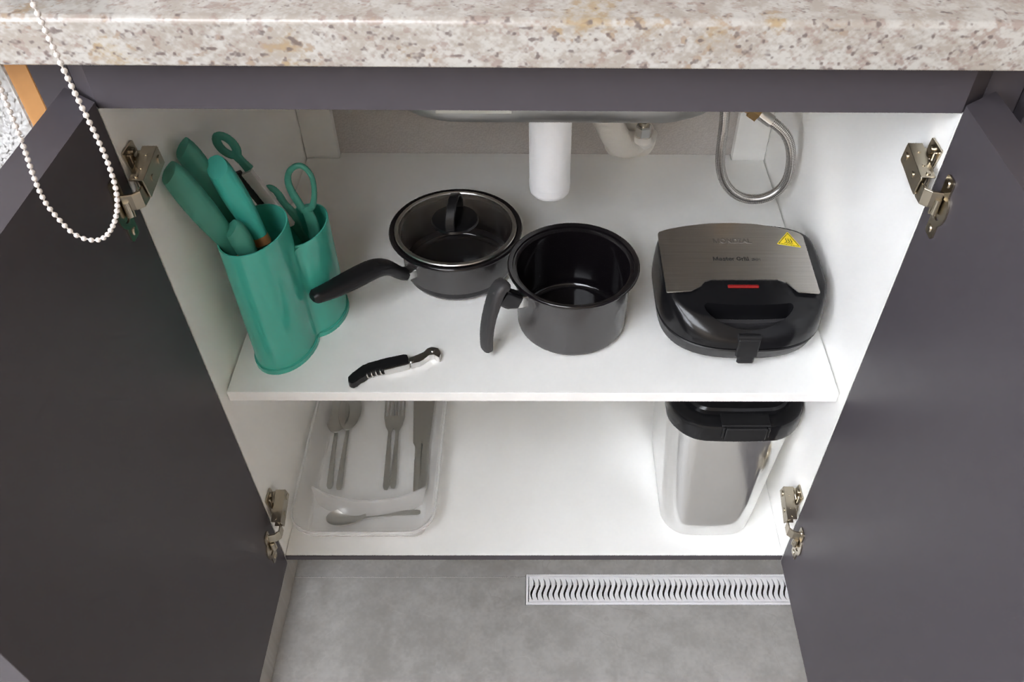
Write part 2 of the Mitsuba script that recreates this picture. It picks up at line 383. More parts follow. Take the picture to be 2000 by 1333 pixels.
add('filler_strip', bx(-0.4400, -0.4208, FY - .001, FY + 0.02, -0.02, 0.7625, 0.0008), WOOD, False, 'raw orange wood strip between the cabinet and the left wall', 'wood strip')
NB = thing('neighbour_cabinet', 'dark anthracite cabinet beside the right door, at the right edge', 'cabinet')
add('front_panel', bx(0.4215, 0.99, FY - .016, FY + .002, -0.008, 0.722, 0.0008), DARK, False, parent=NB)
add('body', bx(0.4205, 0.995, FY + .003, 0.52, -0.01, 0.7615, 0.0008), DARK, False, parent=NB)

# ================================================================ WORKTOP
CT0, CT1, CFY = 0.7635, 0.8020, -0.0300
prof = []
R1 = 0.0055
for q in range(7):
    a = math.radians(90 + 90 * q / 6)
    prof.append((CFY + R1 + R1 * math.cos(a), CT1 - R1 + R1 * math.sin(a)))
R2 = 0.0025
for q in range(4):
    a = math.radians(180 + 90 * q / 3)
    prof.append((CFY + R2 + R2 * math.cos(a), CT0 + R2 + R2 * math.sin(a)))
prof += [(YB - .0005, CT0), (YB - .0005, CT1)]
ct = trimesh.creation.extrude_polygon(Polygon(prof), 2.2, engine='earcut')
ct.apply_transform(np.array([[0, 0, 1, -0.90], [1, 0, 0, 0], [0, 1, 0, 0], [0, 0, 0, 1]], float))
ct = fix(ct)
SKX, SKY_ = 0.024, 0.252
cut = loft([rrect(0.385, 0.285, .07, CT0 - .1, 8, SKX, SKY_), rrect(0.385, 0.285, .07, CT1 + .1, 8, SKX, SKY_)])
ct = man(ct) - man(fix(cut))
add('granite_worktop', ct, GRAN, 30, 'cream granite worktop speckled with brown, over the open cabinet', 'worktop')
# stainless bowl hanging under the worktop
BZ = 0.6135
def bowl_rings(off, zb):
    out = []
    for w, d, r, z in ((0.420, 0.320, .075, CT0 - .0004), (0.420, 0.320, .075, CT0 - .0016), (0.388 + off, 0.288 + off, .072, CT0 - .0030), (0.380 + off, 0.280 + off, .075, zb + .06)):
        out.append(rrect(w, d, r, z, 10, SKX, SKY_))
    for q in range(1, 9):
        a = math.radians(90 * q / 8)
        k = .050 * (1 - math.cos(a))
        out.append(rrect(0.380 + off - 2 * k, 0.280 + off - 2 * k, max(.075 - .4 * k, .03), zb + .050 - .050 * math.sin(a), 10, SKX, SKY_))
    return out
outer = bowl_rings(0.0, BZ)
inner = bowl_rings(-0.003, BZ + .0015)[2:]
bowl = loft(outer[::-1] + [rrect(0.380, 0.280, .072, CT0 - .0004, 10, SKX, SKY_)] + inner, True, True)
SB = thing('sink_bowl', 'brushed steel sink bowl hanging under the worktop, only its underside in view', 'sink')
add('bowl', bowl, SINKM, 40, parent=SB)
add('paper_label', mv(bx(-.0375, .0375, -.0006, .0006, -.0085, .0085, .0003), SKX - .083, SKY_ - .1408 + .0005, .6530, rx=0), LIGHTEDGE, False, parent=SB, label='faded pale label stuck on the bowl')
# siphon
TX, TY = 0.0185, 0.250
TR = thing('siphon_trap', 'white plastic cylindrical sink trap hanging below the bowl', 'drain trap')
add('cup', lathe([(0.0, .4570), (.018, .4570), (.0228, .4580), (.0248, .4605), (.0253, .4640), (.0253, .4700), (.0258, .4712), (.0258, .4745), (.0253, .4757), (.0256, .590), (.0256, .596), (0.0, .596)], 64, centre=(TX, TY, 0)), PVC, 35, parent=TR)
add('collar', lathe([(.027, .588), (.0285, .590), (.0285, .608), (.027, .6128), (.012, .6128), (.012, .588)], 48, True, centre=(TX, TY, 0)), PVC, 35, parent=TR)
# corrugated hose to the wall
HS = thing('corrugated_hose', 'white corrugated drain hose curving into the wall, right of the trap', 'hose')
path = resample([(0.046, .27, .570), (.062, .315, .560), (.078, .360, .525), (.0940, .400, .4820), (.1025, .422, .4560), (.1135, .450, .4210), (.1265, .474, .3920), (.1410, .497, .3730), (.1500, .512, .3660), (.1550, .5235, .3630)], 1200)
L = np.r_[0, np.cumsum(np.linalg.norm(np.diff(path, axis=0), axis=1))]
pitch = .0066
s_, r_ = [], []
for k in range(int(L[-1] / pitch)):
    for f, r in ((.0, .0172), (.10, .0196), (.30, .0206), (.55, .0206), (.78, .0196), (.90, .0172)):
        s_.append((k + f) * pitch); r_.append(r)
hp = np.stack([np.interp(s_, L, path[:, q]) for q in range(3)], 1)
add('tube', sweep(hp, np.stack([r_, r_], 1), None, 40), PVCC, 35, parent=HS)
add('wall_flange', mv(lathe([(0, 0), (.041, 0), (.041, .002), (.036, .006), (.024, .0075), (0, .0075)], 56), 0.1470, YB - .0004, .3660, rx=90), PVCC, 35, parent=HS, label='round cream flange on the wall')
WC = thing('supply_connector', 'chrome hex nut on a white fitting in front of the wall flange', 'pipe fitting')
cx_, cy_ = .1575, .455
ZO = .0138
hexr = lambda r, z: [(cx_ + r * math.cos(math.radians(60 * q + 12)), cy_ + r * math.sin(math.radians(60 * q + 12)), z + ZO) for q in range(6)]
add('nut', loft([hexr(.0105, .4000), hexr(.0122, .4022), hexr(.0122, .4150), hexr(.0105, .4172)]), CHROME, False, parent=WC)
add('tail', lathe([(0, .417), (.0072, .417), (.0072, .423), (.0058, .424), (.0058, .431), (.0070, .432), (.0070, .438), (.0055, .439), (.0055, .52), (0, .52)], 24, centre=(cx_, cy_, ZO)), STEELB, 35, parent=WC)
add('fitting', cat(sweep(resample([(cx_, cy_, .4015 + ZO), (cx_ + .002, cy_ + .002, .392 + ZO), (cx_ + .010, cy_ + .020, .390), (.1820, .5230, .376)], 24), np.linspace(.0105, .0072, 24)[:, None] * [1, 1], None, 24), lathe([(.0095, .390), (.0125, .3905), (.0125, .4005), (.0095, .401)], 32, True, centre=(cx_, cy_, ZO))), PVCC, 40, parent=WC)
# braided hose
BH = thing('braided_hose', 'braided steel water hose hanging in a loop at the right of the cabinet', 'hose')
bpath = resample([(.2440, .366, .560), (.2484, .362, .5156), (.2508, .358, .4767), (.2520, .353, .4405), (.2590, .348, .4140), (.2725, .343, .3960), (.2910, .339, .3865), (.3107, .336, .3865), (.3300, .335, .3955), (.3425, .335, .4140), (.3450, .337, .4394), (.3415, .340, .4612), (.3331, .344, .4796), (.3183, .348, .4935), (.3056, .352, .5010)], 260)
n_ = 20
bm = sweep(bpath, [(.0066, .0066)] * 260, None, n_ + 1)
bl = np.r_[0, np.cumsum(np.linalg.norm(np.diff(bpath, axis=0), axis=1))]
uv = np.stack([np.tile(np.arange(n_ + 1) / n_ * 3, 260), np.repeat(bl / .0046, n_ + 1)], 1)
uv = np.vstack([uv, [[0, 0], [0, 0]]])
add('braid', bm, 'mat_braid', True, parent=BH, uv=uv)
e0, e1 = bpath[-1], bpath[-1] + (bpath[-1] - bpath[-6]) / np.linalg.norm(bpath[-1] - bpath[-6]) * .014
add('ferrule', cyl(e0 - (e1 - e0) * .4, e1, .0082, 28), STEEL, 30, parent=BH)
def hexcyl(p0, p1, r, n=6):
    return cyl(p0, p1, r, n)
dv = (e1 - e0) / np.linalg.norm(e1 - e0)
add('nut', hexcyl(e1, e1 + dv * .013, .0128), BRASS, False, parent=BH, label='brass hex nut')
add('valve_stub', cat(cyl(e1 + dv * .012, e1 + dv * .034, .0100, 24), cyl(e1 + dv * .020, e1 + dv * .026, .0125, 24), cyl(e1 + dv * .030, (e1[0] + dv[0] * .032, YB, e1[2] + dv[2] * .03 + .01), .0095, 20)), BRASS, 30, parent=BH, label='brass valve body')

# ================================================================ TEAL KNIFE HOLDER
KH = thing('knife_holder', 'teal plastic twin holder full of knives and scissors, at the left end of the shelf', 'knife holder')
def ell(cx, cy, a, b, rot, off=0.0, n=64):
    e = affinity.scale(Point(0, 0).buffer(1, n // 4), a + off, b + off)
    return affinity.translate(affinity.rotate(e, rot, origin=(0, 0)), cx, cy)
E1 = dict(cx=-.3030, cy=.0920, a=.0335, b=.0475, rot=-14)
E2 = dict(cx=-.2680, cy=.1500, a=.0265, b=.0415, rot=-10)
z1, z2 = .5165, .4800
o1, o2 = ell(**E1), ell(**E2)
i1, i2 = ell(**E1, off=-.0016), ell(**E2, off=-.0016)
zb = ZS + .0085
def ext(p, a, b):
    return man(fix(extrude(p, a, b)))
web = unary_union([o1, o2]).buffer(.014).buffer(-.0141)
body = (ext(o1, ZS + .0070, z1) + ext(web, ZS + .0070, z2 - .0025) + ext(o2, ZS + .0070, z2)) - ext(i1, zb, .7) - ext(i2.difference(o1.buffer(.0001)), zb, .7)
add('body', body, TEAL, 35, parent=KH)
foot = unary_union([ell(**E1, off=.0022), ell(**E2, off=.0022)]).buffer(.002).buffer(-.002)
add('base', cat(extrude(foot, ZS + .0002, ZS + .0062), extrude(foot.buffer(-.0006), ZS + .0062, ZS + .0070)), TEAL, 35, parent=KH, label='flared base rim')

def knife_handle(p0, p1, wide, thick, up, cut, n=30, squared=2.5):
    """Slim at the collar, full behind the middle, the butt cut off aslant."""
    p0, p1 = np.asarray(p0, float), np.asarray(p1, float)
    d = (p1 - p0) / np.linalg.norm(p1 - p0)
    t = np.linspace(0, 1.10, n)
    path = p0 + (p1 - p0) * t[:, None]
    s = .74 + .36 * np.sin(math.pi * np.clip(t / 1.25, 0, 1)) ** 1.2
    s = s * np.sqrt(np.clip(1 - np.clip((t - .88) / .225, 0, 1) ** 2.6, .02, 1))
    m = man(fix(sweep(path, np.stack([wide * s, thick * s], 1), up, 28, power=squared)))
    nn = d * .74 + np.array(cut)
    nn /= np.linalg.norm(nn)
    return m.trim_by_plane((-nn).tolist(), float(-nn @ p1))
def knife(label, p0, p1, wide, thick, mat, up=(.35, -.9, 0), cut=(-.52, -.38, .0)):
    """p0: where the handle ends in the holder, p1: the butt."""
    k = thing('kitchen_knife', label, 'knife', 'teal handled knives in the holder')
    p0, p1 = np.asarray(p0, float), np.asarray(p1, float)
    d = (p1 - p0) / np.linalg.norm(p1 - p0)
    add('handle', knife_handle(p0, p1, wide, thick, up, cut), mat, 32, parent=k)
    if True:
        add('collar', sweep([p0 - d * .010, p0 + d * .0005], [(wide * .74, thick * .72)] * 2, up, 24, power=2.6), COPPER, 30, parent=k, label='copper collar')
    ln = .050
    q = p0 - d * .010
    add('blade', sweep([q, q - d * ln * .7, q - d * ln], [(wide * .66, .0011), (wide * .6, .0010), (wide * .15, .0006)], up, 12, power=3), STEEL, 30, parent=k)
    return k
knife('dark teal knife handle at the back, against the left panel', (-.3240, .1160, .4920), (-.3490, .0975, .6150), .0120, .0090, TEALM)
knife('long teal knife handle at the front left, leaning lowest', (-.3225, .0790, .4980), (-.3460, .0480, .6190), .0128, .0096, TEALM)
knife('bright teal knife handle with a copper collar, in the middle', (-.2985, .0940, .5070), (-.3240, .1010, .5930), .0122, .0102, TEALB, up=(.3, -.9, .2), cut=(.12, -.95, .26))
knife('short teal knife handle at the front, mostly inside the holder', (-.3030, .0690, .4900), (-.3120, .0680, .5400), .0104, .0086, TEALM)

# vegetable peeler / opener with a ring end
KT = thing('kitchen_opener', 'teal ring handled opener with black and steel shaft, behind the knives', 'kitchen tool')
upk = np.array((.45, -.89, 0))
rc = np.array((-.3320, .160, .5770))
axd = np.array((.50, .0, -.866)); axd /= np.linalg.norm(axd)
sd = np.cross(axd, (0, -1, 0)); sd /= np.linalg.norm(sd)
ring = [rc + .0128 * math.cos(a) * axd + .0078 * math.sin(a) * sd for a in np.arange(40) * 2 * math.pi / 40]
hr = cat(sweep(ring, [(.0050, .0030)] * 40, (0, -1, 0), 14, closed=True, caps=False),
         sweep([rc + axd * .012, rc + axd * .022, rc + axd * .034], [(.0060, .003), (.0046, .003), (.0058, .003)], (0, -1, 0), 16, power=3))
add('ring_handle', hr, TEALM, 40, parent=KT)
ax2 = np.array((.40, 0, -.914)); ax2 /= np.linalg.norm(ax2)
for st_, mat, nm, th, w_ in (((-.3188, .160, .5440), PALE, 'pale_cover', .0066, .0036), ((-.3300, .160, .5430), BLACK, 'black_grip', .0046, .0030)):
    st_ = np.array(st_)
    add(nm, sweep([st_, st_ + ax2 * .080], [(th, w_)] * 2, (0, -1, 0), 16, power=8), mat, 25, parent=KT)

# scissors
SC = thing('kitchen_scissors', 'teal handled kitchen scissors standing in the smaller cup of the holder', 'scissors')
SY = .160
def bow(loop, stem, rl, rs, y, blade):
    lp = resample([(a, y, b) for a, b in loop + loop[:1]], 49)[:-1]
    st_ = resample([(a, y, b) for a, b in stem], 20)
    rs = np.interp(np.linspace(0, 1, 20), np.linspace(0, 1, len(rs)), rs)
    rl = np.interp(np.linspace(0, 1, 48), np.linspace(0, 1, len(rl)), rl)
    h = cat(sweep(lp, np.stack([rl, rl * 0 + .0032], 1), (0, -1, 0), 16, closed=True, caps=False), sweep(st_, np.stack([rs, rs * 0 + .0034], 1), (0, -1, 0), 16, power=2.4))
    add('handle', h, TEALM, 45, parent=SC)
    add('blade', sweep([(p[0], y, p[1]) for p in blade], [(.0058, .0009), (.0066, .0009), (.001, .0006)], (0, -1, 0), 10, power=3), STEEL, 30, parent=SC)
bow([(-.2670, .4930), (-.2738, .5152), (-.2749, .5367), (-.2670, .5491), (-.2576, .5523), (-.2503, .5448), (-.2478, .5287), (-.2508, .5101), (-.2590, .4945)],
    [(-.2640, .4980), (-.2600, .4780), (-.2600, .4600), (-.2660, .4380)], (.0048, .0050, .0042, .0034, .0032, .0030, .0030, .0034, .0048), (.0050, .0072, .0070, .0050), SY, [(-.265, .440), (-.262, .415), (-.2580, .360)])
bow([(-.3060, .5120), (-.2998, .5185), (-.2931, .5106), (-.2884, .4957), (-.2828, .4806), (-.2870, .4800), (-.2960, .4930), (-.3040, .5040)],
    [(-.2850, .4860), (-.2815, .4700), (-.2790, .4560), (-.2720, .4400)], (.0036, .0040, .0048, .0052, .0050, .0036, .0030, .0030), (.0052, .0062, .0052, .0046), SY + .0066, [(-.272, .442), (-.273, .415), (-.2760, .360)])
add('pivot', cyl((-.269, SY - .004, .440), (-.269, SY + .010, .440), .0035, 18), STEEL, 30, parent=SC)

# ================================================================ SAUCEPAN WITH GLASS LID
PX, PY = -.1025, .2400
def pot(key, rb, rw, rr, h, cx, cy, parent):
    pr = pot_profile(rb, rw, rr, h)
    k = next(i for i, q in enumerate(pr) if abs(q[0] - (rr - .0030)) < 1e-9 and i > 8) + 1
    t = np.arange(96) * 2 * math.pi / 96
    ring = lambda q: np.stack([cx + q[0] * np.cos(t), cy + q[0] * np.sin(t), t * 0 + ZS + .0003 + q[1]], 1)
    add(key, loft([ring(q) for q in pr[:k]], True, False), ENAMELO, 35, parent=parent, label='dark grey enamelled outside')
    add('enamel_lining', loft([ring(q) for q in pr[k - 1:]], False, True), ENAMEL, 35, parent=parent, label='glossy black rim and lining')
def pot_profile(rb, rw, rr, h, t=.0016):
    """Open pot, outside then inside: base rb, wall rw, rolled rim rr."""
    o = [(0, 0), (rb - .004, 0)] + [(rb - .004 + .010 * math.sin(a), .010 - .010 * math.cos(a)) for a in np.radians(np.linspace(12, 78, 7))]
    o += [(rw - .0010, .020), (rw, h * .55), (rw, h - .010), (rw + .0015, h - .0065), (rr - .0030, h - .0050)]
    o += [(rr - .0024 + .0024 * math.sin(a), h - .0026 - .0026 * math.cos(a)) for a in np.radians(np.linspace(20, 170, 8))]
    o += [(rr - .0062, h - .0016), (rr - .0068, h - .0042), (rw + .0012, h - .0050), (rw - .0010, h - .0062), (rw - t, h - .010), (rw - t, .016)]
    o += [(rw - t - .010 + .010 * math.cos(a), .012 - .010 * math.sin(a)) for a in np.radians(np.linspace(10, 80, 6))]
    return o + [(0, .0022)]
SP = thing('saucepan', 'black enamel saucepan with a long black handle and glass lid, left of the milk pot', 'saucepan')
RP, HP = .0862, .0700
pot('pan_body', .064, .0725, RP, HP, PX, PY, SP)
def radial(cx, cy, ang, prof):
    c, s_ = math.cos(math.radians(ang)), math.sin(math.radians(ang))
    return [(cx + r * c, cy + r * s_, ZS + z) for r, z in prof]
hd = resample(radial(PX, PY, 222, [(.0840, .0385), (.0925, .0455), (.1010, .0555), (.1100, .0640), (.1200, .0690), (.1400, .0712), (.1620, .0712), (.1860, .0716), (.2030, .0732), (.2125, .0745)]), 40)
tt = np.linspace(0, 1, 40)
wd = .0090 + .0055 * np.sin(math.pi * np.clip((tt - .05) / .95, 0, 1)) ** 1.2
wd[-1] *= .70; wd[-2] *= .92
th = .0075 + .0015 * np.sin(math.pi * tt); th[-1] *= .6
add('handle', sweep(hd, np.stack([wd, th], 1), (0, 0, 1), 26, power=2.8), BLACK, 40, parent=SP, label='long curved black handle')
add('handle_ferrule', sweep(radial(PX, PY, 222, [(.0690, .0370), (.0860, .0385)]), [(.0085, .0064)] * 2, (0, 0, 1), 20, power=6), CHROME, 25, parent=SP, label='shiny metal sleeve where the handle meets the pan')
LD = thing('pan_lid', 'round glass lid with a steel rim and black strap handle, on the saucepan', 'pan lid')
zl = ZS + HP - .0012
dome = [(.0745, .0012), (.070, .0030), (.060, .0062), (.045, .0096), (.030, .0118), (.015, .0130), (.0, .0133)]
tl = np.arange(72) * 2 * math.pi / 72
add('glass', loft([np.stack([PX + r * np.cos(tl), PY + r * np.sin(tl), tl * 0 + zl + z], 1) for r, z in dome[:-1]], False, True), 'mat_glass', True, parent=LD, label='clear glass dome')
add('steel_rim', lathe([(.0738, .0002), (.0782, .0000), (.0792, .0012), (.0782, .0026), (.0742, .0030), (.0732, .0018)], 96, True, centre=(PX, PY, zl)), STEEL, 40, parent=LD)
add('knob_base', lathe([(0, .0126), (.029, .0110), (.0305, .0124), (.029, .0150), (.020, .0168), (0, .0172)], 48, centre=(PX, PY, zl)), BLACKG, 35, parent=LD)
arch = [(PX - .004, PY - .0260, .0160), (PX - .004, PY - .0255, .0280), (PX - .002, PY - .0160, .0405), (PX, PY - .002, .0455), (PX + .0015, PY + .013, .0420), (PX + .003, PY + .0235, .0300), (PX + .003, PY + .0250, .0165)]
arch = resample(arch, 36)
arch[:, 2] += zl
add('strap_handle', sweep(arch, [(.0058, .0026)] * 36, np.array((0.12, .0, 0.0)) + (1, 0, 0) if False else (1, .12, 0), 18, power=3.5), BLACK, 40, parent=LD) if False else None
def strap(path, w, t, side):
    rings = []
    tg = np.gradient(path, axis=0)
    tg /= np.linalg.norm(tg, axis=1, keepdims=True)
    side = np.asarray(side, float) / np.linalg.norm(side)
    for p, d in zip(path, tg):
        nn = np.cross(d, side); nn /= np.linalg.norm(nn)
        rings.append([p + w * a * side + t * b * nn for a, b in ((-1, -.5), (-.8, -1), (.8, -1), (1, -.5), (1, .5), (.8, 1), (-.8, 1), (-1, .5))])
    return fix(loft(rings))
add('strap_handle', strap(arch, .0062, .0026, (1, .12, 0)), BLACK, 40, parent=LD, label='upright black strap handle')

# ================================================================ MILK POT
MX, MY = .0468, .1388
RM, HM = .0792, .0950
MP = thing('milk_pot', 'open black enamel milk pot with a downturned side handle, in the middle of the shelf', 'pot')
pot('pot_body', .0620, .0690, RM, HM, MX, MY, MP)
mh = resample(radial(MX, MY, 212, [(.0945, .0985), (.0985, .1040), (.1035, .0995), (.1090, .0880), (.1150, .0710), (.1195, .0530), (.1220, .0350), (.1228, .0130)]), 40)
wm = .0100 + .0010 * np.sin(math.pi * tt); wm[-1] *= .6; wm[-2] *= .88; wm[0] *= .75
tm_ = .0058 + .0016 * np.exp(-((tt - .2) / .2) ** 2); tm_[0] *= .6; tm_[-1] *= .7
def swept_flat(path, w, t, side, power=2.8, n=24):
    """Like sweep, the wide axis held along side."""
    ang = np.arange(n) * 2 * math.pi / n
    c, s = np.cos(ang), np.sin(ang)
    c, s = np.sign(c) * np.abs(c) ** (2 / power), np.sign(s) * np.abs(s) ** (2 / power)
    tg = np.gradient(path, axis=0); tg /= np.linalg.norm(tg, axis=1, keepdims=True)
    side = np.asarray(side, float) / np.linalg.norm(side)
    rings = []
    for q, (p, d) in enumerate(zip(path, tg)):
        a = side - d * (side @ d); a /= np.linalg.norm(a)
        b = np.cross(d, a)
        rings.append(p + w[q] * c[:, None] * a + t[q] * s[:, None] * b)
    return fix(loft(rings))
add('handle', swept_flat(mh, wm, tm_, (.53, -.85, 0)), GREYPL, 40, parent=MP, label='matt dark handle bent downwards')
add('handle_neck', sweep(radial(MX, MY, 212, [(.0790, .0735), (.0900, .0800), (.1010, .0900)]), [(.0085, .0090), (.0088, .0110), (.0085, .0105)], (0, 0, 1), 22, power=5), BLACKG, 30, parent=MP, label='glossy black neck of the handle')
bq = radial(MX, MY, 212, [(.1015, .0995), (.1060, .1030)])
add('handle_screw_boss', cyl(bq[0], bq[1], .0078, 28), GREYPL, 30, parent=MP)
add('handle_ferrule', sweep(radial(MX, MY, 212, [(.0660, .0690), (.0800, .0740)]), [(.0080, .0085)] * 2, (0, 0, 1), 20, power=8), CHROME, 25, parent=MP, label='shiny metal sleeve where the handle meets the pot')

# ================================================================ SANDWICH MAKER
SM = thing('sandwich_maker', 'black sandwich grill with a brushed steel top, on the shelf at right', 'sandwich maker')
SX = .2515
def sm_outline(off=0.0, foff=None, n=96):
    foff = off if foff is None else foff
    pts = []
    for k in range(n):                                    # plan: rounded box, bowed front and back
        a = 2 * math.pi * k / n
        c, s = math.cos(a), math.sin(a)
        p = 6.5 if s > 0 else 2.7
        r = (abs(c) ** p + abs(s) ** p) ** (-1 / p)
        x, y = r * c, r * s
        x *= .1012 + off
        if s > 0:
            y = y * (.0735 + off) + .0155 * (1 - (x / .1012) ** 2) * max(y, 0)
        else:
            y = y * (.0965 + foff)
        pts.append((x, y))
    return np.array(pts)
YS = .1480
def smring(off, z, dropf=0.0, foff=None):
    o = sm_outline(off, foff)
    y = o[:, 1]
    zz = np.full(len(o), z) - dropf * np.clip((-.030 - y) / .066, 0, 1) ** 1.25
    return np.column_stack([o[:, 0], o[:, 1], zz])
low = loft([smring(-.014, .0060, 0, -.022), smring(-.008, .0075, 0, -.016), smring(-.004, .0130, 0, -.009), smring(.0002, .0330, 0, 0), smring(-.0010, .0345, 0, -.001)])
add('lower_shell', mv(low, SX, YS, ZS), BLACK, 35, parent=SM)
for sx in (-.070, .070):
    for sy in (-.030, .05):
        add('foot', mv(lathe([(0, .0002), (.0075, .0002), (.009, .003), (.009, .0075), (0, .0075)], 20), SX + sx, YS + sy, ZS), BLACK, 30, parent=SM)
ups = [smring(-.0012, .0362), smring(.0006, .0378)]
for off, z, dp, fo in ((.0004, .050, .006, .0000), (-.0004, .064, .016, -.0012), (-.0012, .073, .022, -.0045), (-.0024, .0792, .026, -.0090), (-.0045, .0825, .0280, -.0140), (-.0080, .0840, .0290, -.0190)):
    ups.append(smring(off, z, dp, fo))
inn = sm_outline(-.0080, -.0190)
for f in (.85, .7, .55, .4, .2, .04):
    y = inn[:, 1] * f
    ups.append(np.column_stack([inn[:, 0] * f, y, .0842 - .0290 * np.clip((-.030 - y) / .066, 0, 1) ** 1.25]))
upper = man(fix(loft(ups)))
def halfmoon(s=1.0):
    a = np.radians(np.linspace(180, 360, 28))
    low_ = [(.0545 * math.cos(t), .0330 * math.sin(t)) for t in a]
    top_ = [(x, -.0065 + .0030 * (x / .0545) ** 2) for x in np.linspace(.0500, -.0500, 14)]
    return affinity.translate(affinity.scale(Polygon(low_ + top_).buffer(-.004).buffer(.004), s, s, origin=(0, -.01)), .0, -.0530)
slot = ext(halfmoon(), .0380, .2)
upper = upper - slot
add('upper_shell', mv(upper, SX, YS, ZS), BLACKG, 32, parent=SM)
lip = affinity.translate(halfmoon(.97), 0, 0)
hb = loft([np.column_stack([np.array(halfmoon(.99).exterior.coords)[:-1], np.full(len(halfmoon(.99).exterior.coords) - 1, .0374)]), np.column_stack([np.array(halfmoon(.99).exterior.coords)[:-1], np.full(len(halfmoon(.99).exterior.coords) - 1, .0388)])])
bar = Polygon([(-.050, -.0535), (.050, -.0535), (.051, -.058), (.034, -.0640), (0, -.0665), (-.034, -.0640), (-.051, -.058)]).buffer(-.002).buffer(.002)
add('handle_grip', mv(cat(fix(hb), extrude(bar, .0385, .0500)), SX, YS, ZS), GREYPL, 30, parent=SM, label='grip inside the half-moon slot')
# steel plate with a stepped front edge
pw = [(.1546, .0977), (.1838, .1003), (.1960, .1085), (.2020, .1170), (.2106, .1206), (.2900, .1209), (.2985, .1165), (.3040, .1075), (.3098, .0990), (.3345, .0966), (.3371, .2042), (.3340, .2095), (.3260, .2150), (.3097, .2215), (.2820, .2285), (.2524, .2310), (.2220, .2298), (.1926, .2245), (.1700, .2180), (.1570, .2120), (.1546, .2080)]
plate = Polygon([(x - SX, y - YS) for x, y in pw]).buffer(-.0016).buffer(.0016, resolution=6)
ptop = trimesh.creation.extrude_polygon(plate, .0016, engine='earcut')
pt = ptop
pt.apply_translation((0, 0, .0838))
add('steel_plate', mv(pt, SX, YS, ZS), BRUSHED, 25, parent=SM, label='brushed steel cover plate')
ztx = ZS + .0838 + .0016
def text(key, s, h, x, y, mat, bold=False, depth=.0003, w=None):
    m = meshkit.text_mesh(s, h, depth, bold)
    ext_ = m.bounds[1] - m.bounds[0]
    if w:
        m.apply_scale([w / ext_[0], 1, 1])
    m.apply_translation((-m.bounds[:, 0].mean(), 0, 0))
    add(key, mv(m, x, y, ztx - .00005), mat, False, parent=SM, label=f'lettering reading {s}')
text('brand_lettering', 'MONDIAL', .0085, .2465, .1895, EMBOSS, True, .0007, .048)
text('model_lettering', 'Master Grill', .0066, .2395, .1555, INK, True, .0003, .0440)
text('steel_lettering', 'INOX', .0042, .2700, .1556, INK, False, .0003, .0110)
zin = ZS + .0826
add('indicator_lamp', bx(.2285, .2655, .1085, .1130, ZS + .0815, ZS + .0842, .0008), RED, False, parent=SM, label='red bar shaped indicator')
tri = Polygon([(.3195, .2118), (.3020, .1880), (.3300, .1812)])
tri = Polygon([(.3190, .2110), (.3025, .1888), (.3292, .1822)]).buffer(.0008)
st = add('warning_sticker', extrude(tri, ztx - .0001, ztx + .0002), YELLOW, False, parent=SM, label='yellow triangular hot surface warning sticker')
inn_ = tri.buffer(-.0012)
ink = inn_.difference(tri.buffer(-.0019))
cx0, cy0 = tri.centroid.x, tri.centroid.y
waves = []
for o in (-.0030, 0, .0030):
    ln = [(o + .0010 * math.sin(t * 5.5), -.0030 + .0072 * t) for t in np.linspace(0, 1, 12)]
    waves.append(LineString(ln).buffer(.00045))
waves.append(LineString([(-.0052, -.0046), (.0052, -.0046)]).buffer(.0004))
glyph = affinity.translate(affinity.rotate(unary_union(waves), -12, origin=(0, 0)), cx0, cy0)
add('warning_symbol', extrude(unary_union([ink, glyph.intersection(inn_)]), ztx + .0001, ztx + .00035), INK, False, parent=st)
# latch at the front
la = cat(bx(-.0135, .0135, -.0965, -.0790, .0480, .0560, .0015), bx(-.0130, .0130, -.0985, -.0930, .0250, .0530, .0015), bx(-.0100, .0100, -.1000, -.0940, .0150, .0260, .0020), cyl((-.0130, -.0930, .0530), (.0130, -.0930, .0530), .0038, 16))
add('latch', mv(la, SX - .001, YS, ZS), BLACK, 30, parent=SM, label='black plastic closing latch')

# ================================================================ CORKSCREW
CK = thing('corkscrew', 'folding corkscrew with a black grip and chrome lever, lying on the front of the shelf', 'corkscrew')
grip = Polygon([(-.2183, .0308), (-.2170, .0240), (-.2145, .0218), (-.2113, .0207), (-.2076, .0235), (-.2040, .0285), (-.2003, .0308), (-.1952, .0374), (-.1884, .0408), (-.1803, .0433), (-.1745, .0450), (-.1494, .0543), (-.1507, .0611), (-.1533, .0679), (-.1577, .0683), (-.1790, .0618), (-.1976, .0541), (-.2043, .0499), (-.2145, .0374)]).buffer(-.0012).buffer(.0012)
add('grip', cat(extrude(grip.buffer(-.0010), ZS + .0003, ZS + .0015), extrude(grip, ZS + .0015, ZS + .0098), extrude(grip.buffer(-.0012), ZS + .0098, ZS + .0108)), BLACK, 30, parent=CK)
side = Polygon([(-.1775, .0418), (-.1494, .0523), (-.1480, .0560), (-.1510, .0575), (-.1770, .0478)])
add('side_cover', extrude(side, ZS + .0012, ZS + .0096), CHROME, 25, parent=CK, label='bright chrome side')
lev = Polygon([(-.1503, .0628), (-.1335, .0732), (-.1304, .0793), (-.1244, .0820), (-.1167, .0794), (-.1129, .0715), (-.1141, .0638), (-.1207, .0689), (-.1268, .0680), (-.1323, .0611), (-.1368, .0569), (-.1475, .0534)]).buffer(-.0008).buffer(.0008)
add('lever', cat(extrude(lev, ZS + .0012, ZS + .0090), cyl((-.1235, .0765, ZS + .0085), (-.1235, .0765, ZS + .0104), .0030, 18), cyl((-.1475, .0590, ZS + .0020), (-.1475, .0590, ZS + .0104), .0034, 18)), CHROME, 25, parent=CK, label='chrome boot lever with hooked end')
